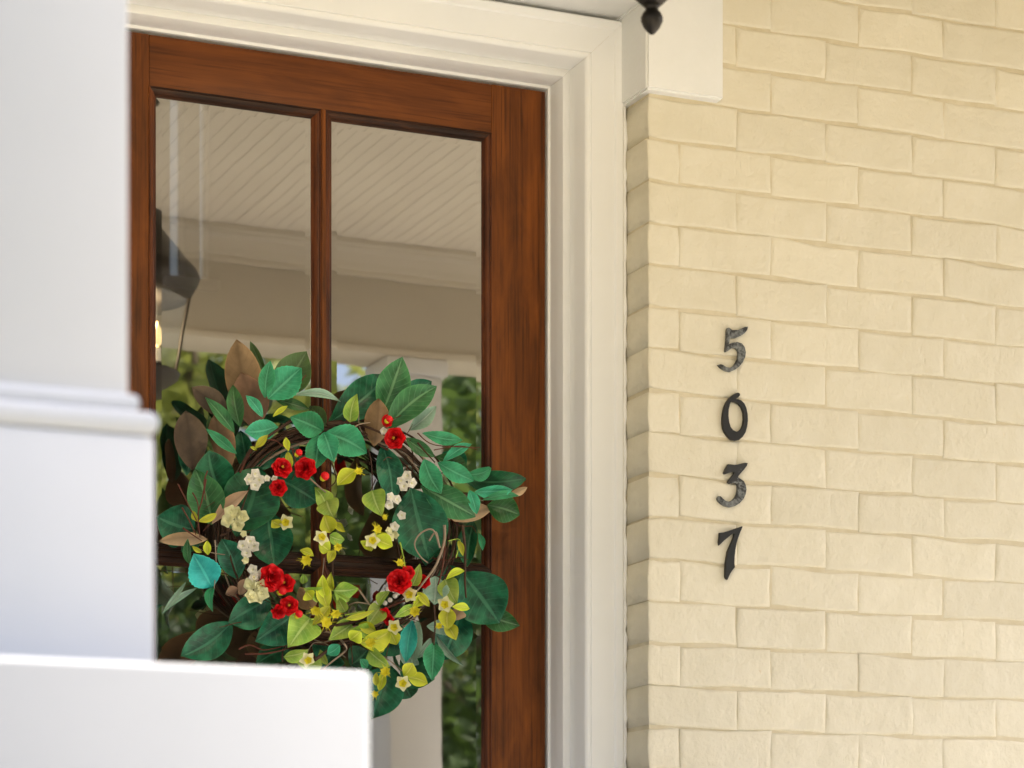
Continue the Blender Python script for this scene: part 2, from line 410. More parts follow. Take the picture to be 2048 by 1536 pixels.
VAR = {'full': [brick_mesh(.203 - JT, H, False, 100 + i) for i in range(12)],
       'short': [brick_mesh(.0695 - JT/2, H, True, 200 + i) for i in range(5)],
       'long': [brick_mesh(.1965 - JT/2, H, True, 300 + i) for i in range(5)]}
def merge_brick(acc, me, loc, mirror=False):
    s = -1 if mirror else 1
    acc.add([(s * v.co.x + loc[0], v.co.y + loc[1], v.co.z + loc[2]) for v in me.vertices],
            [tuple(p.vertices) if not mirror else tuple(reversed(p.vertices)) for p in me.polygons])
EARX1, EARZ = 2.339, 2.378
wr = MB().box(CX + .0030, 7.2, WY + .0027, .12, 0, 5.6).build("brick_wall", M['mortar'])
tag(wr, "cream painted brick wall carrying the house numbers, right of the door", "wall")
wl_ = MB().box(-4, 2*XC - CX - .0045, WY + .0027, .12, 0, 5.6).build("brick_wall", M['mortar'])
tag(wl_, "cream painted brick wall left of the door, behind the column", "wall")
wt = MB().box(2*XC - CX - .0043, CX + .0043, -.10, .12, 2.56, 5.6).build("brick_wall", M['brick'])
tag(wt, "cream painted wall above the door lintel", "wall")
far = MB(); farl = MB(); cnt = 0
for row in range(34):
    zc = Z0 + (row + .5) * CH - JT / 2 + JT / 2
    if zc > CEIL + .02: break
    zc = Z0 + row * CH + H / 2
    first = 'short' if row % 2 == 0 else 'long'
    # course 18 (photo y 612-697) shows a short brick at the corner
    first = 'short' if (row - 23) % 2 == 0 else 'long'
    x = CX
    seq = [(first, (.0695 if first == 'short' else .1965))]
    while sum(q[1] for q in seq) + x < 6.9: seq.append(('full', .203))
    for kind, mod in seq:
        wd = mod - (JT / 2 if kind != 'full' else JT); x0 = x if kind != 'full' else x + JT / 2
        xc_ = x0 + wd / 2; x += mod
        if zc + H / 2 > EARZ + .01 and xc_ - wd / 2 < EARX1 - .03: 
            if xc_ + wd / 2 < EARX1 + .03: continue
        me = random.choice(VAR[kind])
        px, py = project((xc_, WY, zc)); yj = WY + random.uniform(-.0012, .0012)
        if -60 < py < 1640 and px < 2170:
            o = link("brick", me, wr, (xc_, yj, zc + random.uniform(-.0012, .0012))); cnt += 1
            o.rotation_euler = (R(random.uniform(-1.0, .7)), R(random.uniform(-.25, .25)), R(random.uniform(-.3, .3)) if kind == 'full' else 0)
            if kind == 'full': o.scale.x = random.uniform(.992, 1.016)
        else: merge_brick(far, me, (xc_, yj, zc))
        if 2*XC - xc_ > -3.9 and zc < CEIL: merge_brick(farl, me, (2*XC - xc_, yj, zc), True)
tag(far.build("brick_courses", M['brick'], wr, center=False), kind="stuff")
tag(farl.build("brick_courses", M['brick'], wl_, center=False), kind="stuff")

# white lintel with dropped ears
ex0, ex1 = 2.170, EARX1; m_ = lambda x: 2*XC - x
lz = 2.553
pts = [(m_(ex1), EARZ), (m_(ex0), EARZ), (m_(ex0), lz), (ex0, lz), (ex0, EARZ), (ex1, EARZ), (ex1, CEIL - .002), (m_(ex1), CEIL - .002)]
lv = [(x, -.241, z) for x, z in pts] + [(x, -.1015, z) for x, z in pts]; n = 8
lint = mesh("door_lintel", lv, [tuple(range(8)), tuple(reversed(range(8, 16)))] + [((i+1) % 8, i, 8+i, 8+(i+1) % 8) for i in range(8)], M['stucco'])
b = bmesh.new(); b.from_mesh(lint.data); bmesh.ops.recalc_face_normals(b, faces=b.faces[:])
bmesh.ops.bevel(b, geom=[e for e in b.edges], offset=.0045, segments=2, affect='EDGES'); b.to_mesh(lint.data); b.free(); shade(lint, 35)
tag(lint, "white rough stone lintel whose squared end drops beside the door head", "lintel")

# ================================================================ DOOR CASING
cas = empty("door_casing", (XC, 0, 0), "stepped off-white moulded casing framing the wooden door", "door casing")
# section: offset outwards from the door edge, depth y
def arc(o0, y0, o1, y1, n, inv=False):
    r = []
    for i in range(1, n):
        a = i / n * math.pi / 2
        s, c = math.sin(a), 1 - math.cos(a)
        if inv: s, c = c, s
        r.append((o0 + (o1 - o0) * s, y0 + (y1 - y0) * c))
    return r
jamb = [(-.004, .02), (.0035, .020), (.0035, -.004), (.0085, -.006), (.0085, -.058), (.0105, -.0625), (.0235, -.0625), (.0265, -.060)]
oB = PX(1167, -.114) - DX1; oC = PX(1181, -.123) - DX1; oD = PX(1229, -.127) - DX1; oE = PX(1249, -.132) - DX1
outer = [(.0266, -.058)] + [(.0268, -.066)] + [(.0272, -.067), (oB - .001, -.110)] + [(oB, -.112)] + arc(oB, -.112, oC - .001, -.123, 5, True) + [(oC - .001, -.123), (oC + .0005, -.1215), (oC + .002, -.1245),
         (oD, -.1255), (oD + .003, -.1295), (oE - .004, -.132), (oE, -.129), (oE + .0005, -.06)]
def sweep(name, sec, side, mat):
    v = []; n = len(sec)
    for o, y in sec:
        if side == 'r': v.append((DX1 + o, y, .0))
        elif side == 'l': v.append((DX0 - o, y, .0))
        else: v.append((DX0 - o, y, DZ1 + o))
    for o, y in sec:
        gp = 0 if side == 'h' else -.0003
        v.append((DX1 + o, y, DZ1 + o + gp) if side != 'l' else (DX0 - o, y, DZ1 + o + gp))
    f = [(i, i+1, n+i+1, n+i) if side == 'r' else (i+1, i, n+i, n+i+1) for i in range(n-1)]
    if side == 'h': f = [(i, i+1, n+i+1, n+i) for i in range(n-1)]
    o = mesh(name, v, f, mat, cas); shade(o, 40); return o
for s in 'rlh':
    sweep("jamb" if s != 'h' else "head_jamb", jamb, s, M['trim']); sweep("casing" if s != 'h' else "head_casing", outer, s, M['trim'])
rn = random.Random(3)
for sx in (1, -1):
    xe = (DX1 + oE + .0035) if sx > 0 else (DX0 - oE - .0035)
    MB().tube([(xe + sx * rn.uniform(-.0012, .0016), -.124 + rn.uniform(-.0015, .0015), .01 + i * .0145) for i in range(172)], lambda t: .0050 + .0009 * math.sin(t * 231) + .0006 * math.sin(t * 97), 6).build("caulk_line", M['trim'], cas, True)
box("threshold", DX0 - .01, DX1 + .01, -.12, .10, .001, .03, M['bronze'], cas, .003)

# ================================================================ DOOR
door = empty("front_door", (XC, .02, .03), "reddish brown stained wood door with tall divided glass panes", "door")
SW = .1175; SL, SR = DX0 + SW, DX1 - SW; TR = DZ1 - .099; MZ = 1.458; BR = .62; TK = .044
box("stile", SR, DX1 - .0005, 0, TK, .032, DZ1 - .002, M['wood_z'], door, .0015)
box("stile", DX0 + .0025, SL, 0, TK, .032, DZ1 - .002, M['wood_z'], door, .0015)
box("top_rail", SL + .0004, SR - .0004, .0004, TK, TR, DZ1 - .0025, M['wood_x'], door, .001)
box("bottom_rail", SL + .0004, SR - .0004, .0004, TK, .033, BR, M['wood_x'], door, .001)
GY = .0125; SWD = .0168                           # glass depth, sticking width
MC = (PX(630, 0) + PX(661, 0)) / 2 + .001
mh = .0045                                        # half face of the glazing bars
bead_sec = [(0, -.0012), (.0022, -.0018), (.0036, .0008), (.0058, .0012), (.0085, .0026), (.0110, .0058), (.0128, .0088), (.0140, .0085), (.0158, .0100), (SWD, GY + .002)]
def sticking(x0, x1, z0, z1, parent):
    n = len(bead_sec)
    for side in ('l', 'r', 't', 'b'):
        v = []
        for e in (0, 1):
            for o, y in bead_sec:
                if side == 'l': q = (x0 + o, y, (z0 + o) if e == 0 else (z1 - o))
                if side == 'r': q = (x1 - o, y, (z0 + o) if e == 0 else (z1 - o))
                if side == 't': q = ((x0 + o) if e == 0 else (x1 - o), y, z1 - o)
                if side == 'b': q = ((x0 + o) if e == 0 else (x1 - o), y, z0 + o)
                v.append(q)
        f = [(i, i+1, n+i+1, n+i) for i in range(n-1)]
        o = mesh("glazing_bead", v, f, M['bead_z'] if side in 'lr' else M['bead_x'], parent); shade(o, 50)
zs = [(MZ + mh, TR), (BR, MZ - mh)]; xs = [(SL, MC - mh), (MC + mh, SR)]
box("muntin", MC - mh - .0002, MC + mh + .0002, -.0035, TK - .01, BR, TR, M['wood_z'], door, .0022)
for (x0, x1) in xs: box("muntin", x0 + .0003, x1 - .0003, -.003, TK - .01, MZ - mh - .0002, MZ + mh + .0002, M['bead_x'], door, .002)
for (x0, x1) in xs:
    for (z0, z1) in zs:
        a0, a1, c0, c1 = x0 + SWD - .004, x1 - SWD + .004, z0 + SWD - .004, z1 - SWD + .004
        bv = .015
        v = [(a0, GY + .0003, c0), (a1, GY + .0003, c0), (a1, GY + .0003, c1), (a0, GY + .0003, c1),
             (a0+bv, GY, c0+bv), (a1-bv, GY, c0+bv), (a1-bv, GY, c1-bv), (a0+bv, GY, c1-bv)]
        pane = mesh("pane", v, [(0,1,5,4), (1,2,6,5), (2,3,7,6), (3,0,4,7), (4,5,6,7)], M['glass'], door)
        sticking(x0, x1, z0, z1, door)
hd = box("handle_plate", DX0 + .045, DX0 + .085, -.008, -.0005, .92, 1.16, M['bronze'], door, .002)
MB().tube(catmull([(DX0 + .065, -.008, 1.02), (DX0 + .065, -.05, 1.02), (DX0 + .08, -.058, 1.02), (DX0 + .17, -.058, 1.015)]), .008, 8).build("lever", M['bronze'], hd, True)

# ================================================================ ROOM BEHIND THE GLASS
rm = .13
tag(MB().box(-1.2, 4.4, rm, 5.0, -.05, .0).build("interior_floor", M['roomfloor']), kind="structure")
tag(MB().box(-1.2, 4.4, rm, 5.0, 5.5, 5.55).build("interior_ceiling", M['room']), kind="structure")
tag(MB().box(-1.25, -1.2, rm, 5.0, 0, 5.5).build("wall_left", M['room']), kind="structure")
tag(MB().box(4.4, 4.45, rm, 5.0, 0, 5.5).build("wall_right", M['room']), kind="structure")
wb = MB()
BY = 5.0
wa0, wa1 = PX(340, BY), PX(418, BY); s0, s1 = PX(366, BY), PX(397, BY)
wz0, wz1 = P(400, 566, BY).z, 5.2
wb.box(-1.25, wa0, BY, BY+.1, 0, 5.5).box(wa1, 4.45, BY, BY+.1, 0, 5.5).box(wa0, wa1, BY, BY+.1, 0, wz0).box(wa0, wa1, BY, BY+.1, wz1, 5.5)
tag(wb.build("wall_back", M['room']), kind="structure")
bw = empty("back_window", (s0, BY, wz0), "narrow white window deep inside the room, pale strips through the left pane", "window")
box("sill", wa0 - .03, wa1 + .03, BY - .05, BY - .001, wz0 - .03, wz0 + .005, M['whitefab'], bw)
for (q0, q1) in ((wa0, s0), (s1, wa1)): mesh("pane", [(q0, BY + .05, wz0), (q1, BY + .05, wz0), (q1, BY + .05, wz1), (q0, BY + .05, wz1)], [(0, 1, 2, 3)], M['shade'], bw)
box("mullion", s0, s1, BY - .02, BY + .08, wz0, wz1, M['room'], bw)

# ================================================================ COLUMNS AND PEDESTALS
def column(cx, label, plabel):
    cy = -(L1 + L2) / 2; hs = .085; hp = .1013; pz = .946
    ped = box("column_pedestal", cx - .229, cx + .229, cy - .229, cy + .229, .0005, pz, M['ped'], None, .0045, 3)
    tag(ped, plabel, "pedestal", "white porch pedestals")
    r = empty("porch_column", (cx, cy, pz), label, "column", "white square porch columns")
    box("plinth", cx - hp, cx + hp, cy - hp, cy + hp, pz + .0005, 1.132, M['white'], r, .004, 2)
    def ringm(name, prof):
        mb = MB(); n = len(prof)
        for o, z in prof: mb.v += [Vector((cx + sx * (hs + o), cy + sy * (hs + o), z)) for sx, sy in ((-1,-1), (1,-1), (1,1), (-1,1))]
        for i in range(n-1):
            for k in range(4): mb.f.append((i*4+k, i*4+(k+1) % 4, (i+1)*4+(k+1) % 4, (i+1)*4+k))
        o = mb.build(name, M['white'], r); shade(o, 50); return o
    t = [(.010, 1.1325)] + [(.0118 + .0066 * math.sin(a * math.pi / 8), 1.1325 + .0094 * (1 - math.cos(a * math.pi / 8))) for a in range(0, 9)] + [(.003, 1.1514)]
    ringm("torus_moulding", t)
    t = [(.002, 1.1515)] + [(.0020 + .0048 * math.sin(a * math.pi / 8), 1.1515 + .0070 * (1 - math.cos(a * math.pi / 8))) for a in range(0, 9)] + [(.001, 1.1659), (-.001, 1.1661)]
    ringm("bead_moulding", t)
    box("shaft", cx - hs, cx + hs, cy - hs, cy + hs, 1.133, BEAMZ - .075, M['white'], r, .004, 2)
    box("capital", cx - hs - .016, cx + hs + .016, cy - hs - .016, cy + hs + .016, BEAMZ - .0748, BEAMZ - .023, M['white'], r, .006)
column(.41, "white square porch column on a moulded plinth in the left foreground", "broad white pedestal block under the column in the left foreground")
column(2*XC - .41, "white square porch column seen only as a reflection in the right door panes", "white pedestal block under the column reflected in the right door panes")

# ================================================================ HANGING LANTERN
LX, LY = 1.566, -1.462
fz = ZC + (HOR - 68) / F * ((D + LY) / (CT - ST * (1303 - 1024) / F))
lan = empty("hanging_lantern", (LX, LY, fz), "dark bronze hanging porch lantern, its pointed finial showing at the top edge", "lantern")
MB().lathe([(.001, fz - .001), (.0045, fz + .001), (.0115, fz + .009), (.0152, fz + .017), (.0155, fz + .023), (.0125, fz + .029), (.0090, fz + .0325), (.0090, fz + .0355), (.013, fz + .0405)], LX, LY, 20).build("finial", M['bronze'], lan, True)
b0 = fz + .0400
MB().lathe([(.013, b0), (.022, b0 + .0085), (.034, b0 + .019), (.062, b0 + .030), (.100, b0 + .045), (.135, b0 + .060), (.158, b0 + .076), (.162, b0 + .086), (.01, b0 + .0865)], LX, LY, 32).build("base_bowl", M['bronze'], lan, True)
g0, g1 = b0 + .087, ZC + 1.553
for k in range(6):
    a = math.pi * 2 * (k + .25) / 6; dx, dy = math.cos(a), math.sin(a)
    MB().tube([(LX + .148*dx, LY + .148*dy, g0 - .004), (LX + .184*dx, LY + .184*dy, g1 + .006)], .0050, 6).build("frame_bar", M['bronze'], lan)
    a2 = a + math.pi / 3; ex, ey = math.cos(a2), math.sin(a2)
    mesh("glass_panel", [(LX + .146*dx, LY + .146*dy, g0), (LX + .146*ex, LY + .146*ey, g0), (LX + .182*ex, LY + .182*ey, g1), (LX + .182*dx, LY + .182*dy, g1)], [(0,1,2,3)], M['lglass'], lan)
MB().lathe([(.186, g1 + .003), (.205, g1 + .035), (.212, g1 + .050), (.206, g1 + .064), (.180, g1 + .090), (.150, g1 + .130), (.118, g1 + .168), (.080, g1 + .200), (.040, g1 + .222), (.014, g1 + .230), (.010, g1 + .255)], LX, LY, 32).build("lantern_roof", M['bronze'], lan, True)
for dx, dy in ((.040, .03), (-.045, .035), (.0, -.055)):
    MB().tube([(LX+dx, LY+dy, g0), (LX+dx, LY+dy, g0 + .060)], .0095, 8).build("candle_sleeve", M['trim'], lan)
    MB().lathe([(.003, g0 + .0605), (.010, g0 + .072), (.012, g0 + .084), (.009, g0 + .108), (.001, g0 + .126)], LX+dx, LY+dy, 10).build("bulb", M['bulb'], lan, True)
ld = bpy.data.lights.new("lantern_light", 'POINT'); ld.energy = 8.8; ld.color = (1, .80, .53); ld.shadow_soft_size = .03
lo = bpy.data.objects.new("lantern_light", ld); COL.objects.link(lo); lo.parent = lan; lo.location = Vector((0, 0, g0 + .15 - fz))
z = g1 + .255; k = 0
while z < CEIL - .03:
    ring = [(math.cos(a) * .008, math.sin(a) * .016) for a in [i * math.pi / 5 for i in range(11)]]
    MB().tube([(LX + (p if k % 2 else 0), LY + (0 if k % 2 else p), z + .012 + q) for p, q in ring], .0022, 5).build("chain_link", M['bronze'], lan, True)
    z += .025; k += 1
MB().lathe([(.055, CEIL - .012), (.05, CEIL - .022), (.012, CEIL - .030), (.010, CEIL - .035)][::-1] + [(.055, CEIL - .001)], LX, LY, 20).build("ceiling_canopy", M['bronze'], lan, True)

# ================================================================ HOUSE NUMBERS
DIG = {
 '5': (640, [[(430,215),(470,205),(515,240),(560,265),(700,265),(800,220),(880,185),(955,180),(930,270),(860,350),(760,415),(640,465),(490,470),(480,530),(465,625),(560,590),(680,570),(800,610),(870,700),(900,830),(880,960),(820,1090),(730,1200),(620,1280),(500,1330),(380,1305),(270,1240),(230,1200),(195,1155),(260,1140),(320,1160),(400,1215),(500,1230),(580,1190),(640,1110),(690,1000),(710,880),(690,780),(640,725),(580,715),(510,745),(440,800),(390,825),(370,800),(385,680),(400,550),(405,400),(415,260)]]),
 '0': (770, [[(740,222),(700,205),(640,220),(560,270),(470,350),(400,450),(350,570),(320,700),(305,850),(305,1000),(320,1120),(370,1230),(440,1330),(530,1410),(630,1435),(730,1410),(820,1330),(890,1220),(930,1080),(950,920),(945,760),(915,600),(860,480),(780,400),(700,375),(648,366),(700,325),(750,270)],
            [(530,408),(575,440),(640,450),(720,490),(790,580),(840,720),(850,880),(830,1020),(790,1120),(720,1190),(650,1200),(570,1160),(510,1080),(475,960),(455,800),(460,640),(490,500)]]),
 '3': (910, [[(445,245),(500,245),(600,260),(700,250),(800,220),(880,205),(945,215),(920,290),(850,380),(770,470),(705,550),(700,585),(770,620),(850,680),(895,770),(915,890),(890,1020),(840,1130),(740,1240),(620,1310),(500,1340),(370,1315),(260,1250),(190,1170),(170,1110),(200,1060),(260,1065),(310,1120),(380,1180),(460,1200),(550,1170),(620,1100),(670,1000),(690,890),(690,790),(660,730),(600,715),(540,730),(490,745),(445,700),(470,640),(530,570),(600,480),(600,440),(540,445),(450,470),(370,495),(340,465),(370,390),(410,310)]]),
 '7': (1045, [[(235,270),(330,260),(430,230),(550,190),(680,145),(790,105),(815,110),(780,200),(740,290),(700,400),(660,540),(630,700),(610,880),(605,1050),(620,1150),(560,1220),(500,1310),(460,1400),(430,1465),(395,1440),(375,1380),(380,1200),(390,1030),(410,900),(430,760),(480,640),(540,500),(590,380),(610,290),(540,300),(450,380),(350,460),(260,550),(220,585),(210,500),(225,380)]])}
LAB = {'5': ("peeling black iron digit 5, topmost of the house numbers", 'iron_worn5'), '0': ("plain black iron digit 0 below the 5 on brick", 'iron'),
       '3': ("black iron digit 3 with worn grey foot, below the 0", 'iron_worn3'), '7': ("plain black iron digit 7, lowest of the house numbers", 'iron')}
for ch in '5037':
    off, loops = DIG[ch]
    w3 = [[P(1420 + x / 12.8, off + y / 12.8, WY - .004) for x, y in lp] for lp in loops]
    c = sum(w3[0], Vector()) / len(w3[0])
    cu = bpy.data.curves.new("digit", 'CURVE'); cu.dimensions = '2D'; cu.fill_mode = 'BOTH'; cu.extrude = .0026; cu.bevel_depth = .0011; cu.bevel_resolution = 2
    cu.offset = -.0009
    for lp in w3:
        sp = cu.splines.new('POLY'); sp.points.add(len(lp) - 1); sp.use_cyclic_u = True
        for q, p in zip(sp.points, lp): q.co = (p.x - c.x, p.z - c.z, 0, 1)
    tmp = bpy.data.objects.new("tmp", cu); COL.objects.link(tmp)
    me = bpy.data.meshes.new_from_object(tmp.evaluated_get(bpy.context.evaluated_depsgraph_get()))
    bpy.data.objects.remove(tmp)
    for v in me.vertices: v.co = Vector((v.co.x, -v.co.z, v.co.y))
    me.materials.clear(); me.materials.append(M[LAB[ch][1]])
    o = link("house_number", me, None, (c.x, WY - .0042, c.z)); tag(o, LAB[ch][0], "house number", "iron digits of the house number")
    shade(o, 40)

# ================================================================ WREATH
wre = empty("door_wreath", P(672, 1060, -.03), "leafy wreath of green leaves with red, white and yellow flowers on the door", "wreath")
PXM = 4.5 / (.945 * F)                            # metres per pixel at the wreath
TOCAM = (Vector((0, -D, ZC)) - P(680, 1060, -.08)).normalized()
MATS = {'M': ('mag', 'brn', .068), 'B': ('brn', 'mag', .058), 'D': ('gry', 'mag', .045), 'T': ('tan', 'mag', .088), 'L': ('lau', 'pal', .112), 'K': ('mid', 'lgb', .092), 'O': ('oli', 'lgb', .085),
        'C': ('cya', 'pal', .115), 'P': ('pal', 'lau', .105), 'G': ('ylg', 'lgb', .118), 'Y': ('yel', 'lgb', .126)}
NAME = {'G': 'lime_leaf', 'Y': 'lime_leaf', 'B': 'magnolia_leaf', 'D': 'magnolia_leaf', 'T': 'magnolia_leaf', 'M': 'magnolia_leaf', 'L': 'laurel_leaf', 'K': 'laurel_leaf', 'O': 'laurel_leaf', 'C': 'laurel_leaf', 'P': 'laurel_leaf'}
def leaf(bx, by, tx, ty, wpx, typ, d=None, dt=None, roll=None, bend=None, parent=wre):
    rn = random.Random(int(bx * 7 + by * 13 + tx * 3))
    m0, m1, dd = MATS[typ]
    d = dd if d is None else d
    dt = d + rn.uniform(-.012, .022) if dt is None else dt
    B = P(bx, by, -d); T = P(tx, ty, -max(dt, .022))
    roll = rn.uniform(-26, 26) if roll is None else roll
    ax = (T - B); L = ax.length; ax.normalize()
    nrm = (TOCAM - ax * TOCAM.dot(ax)).normalized()
    nrm = Matrix.Rotation(R(roll), 3, ax) @ nrm; wv = ax.cross(nrm)
    W = wpx * PXM / 2 * {'M': 1.22, 'K': 1.18, 'B': 1.2, 'D': 1.2, 'O': 1.15}.get(typ, 1.12) / max(.5, math.cos(R(roll)))
    bend = rn.uniform(-.09, .19) if bend is None else bend
    cup = rn.uniform(.20, .68) * (1 if typ not in 'BDT' else -1); side = rn.uniform(-.07, .07)
    heart = typ in 'G' and wpx > 20
    NL, NW = (22 if typ in 'LCP' else 12), 4; v = []; uv = []
    wav = rn.uniform(0, 6)
    for layer in (0, 1):
        for i in range(NL + 1):
            s = i / NL
            if heart: pw = (math.sin(math.pi * s ** .55) ** .85) if 0 < s < 1 else 0
            elif typ in 'MBDT': pw = (math.sin(math.pi * s ** 1.08) ** .72) if 0 < s < 1 else 0
            else: pw = (math.sin(math.pi * s ** .96) ** .85) if 0 < s < 1 else 0
            if s > .88: pw *= .93
            if i == 0: pw = .03
            if i == NL: pw = .015
            if typ in 'LCP' and 0 < i < NL: pw *= 1.0 + (.03 if i % 2 else -.03)
            for j in range(NW + 1):
                t = (j / NW - .5) * 2; ww = W * pw * t
                p = B + ax * (L * s) + wv * (ww + side * L * math.sin(math.pi * s)) + nrm * (bend * L * (math.sin(math.pi * s)) + cup * W * pw * (.2 * t * t + .8 * abs(t)) - cup * W * .3
                     + .13 * W * math.sin(wav + s * 8 + t * 2) * t * t) - nrm * (.0009 * layer)
                if p.y > -.006: p.y = -.006
                v.append(p); uv.append(((t + 1) / 2, s))
    f = []; mi = []; n1 = (NL + 1) * (NW + 1)
    for layer in (0, 1):
        for i in range(NL):
            for j in range(NW):
                a = layer * n1 + i * (NW + 1) + j
                for q in ((a, a + 1, a + NW + 2), (a, a + NW + 2, a + NW + 1)): f.append(q if layer == 0 else q[::-1]); mi.append(layer)
    return mesh(NAME[typ], v, f, [M[m0], M[m1]], parent, True, uv, mi)
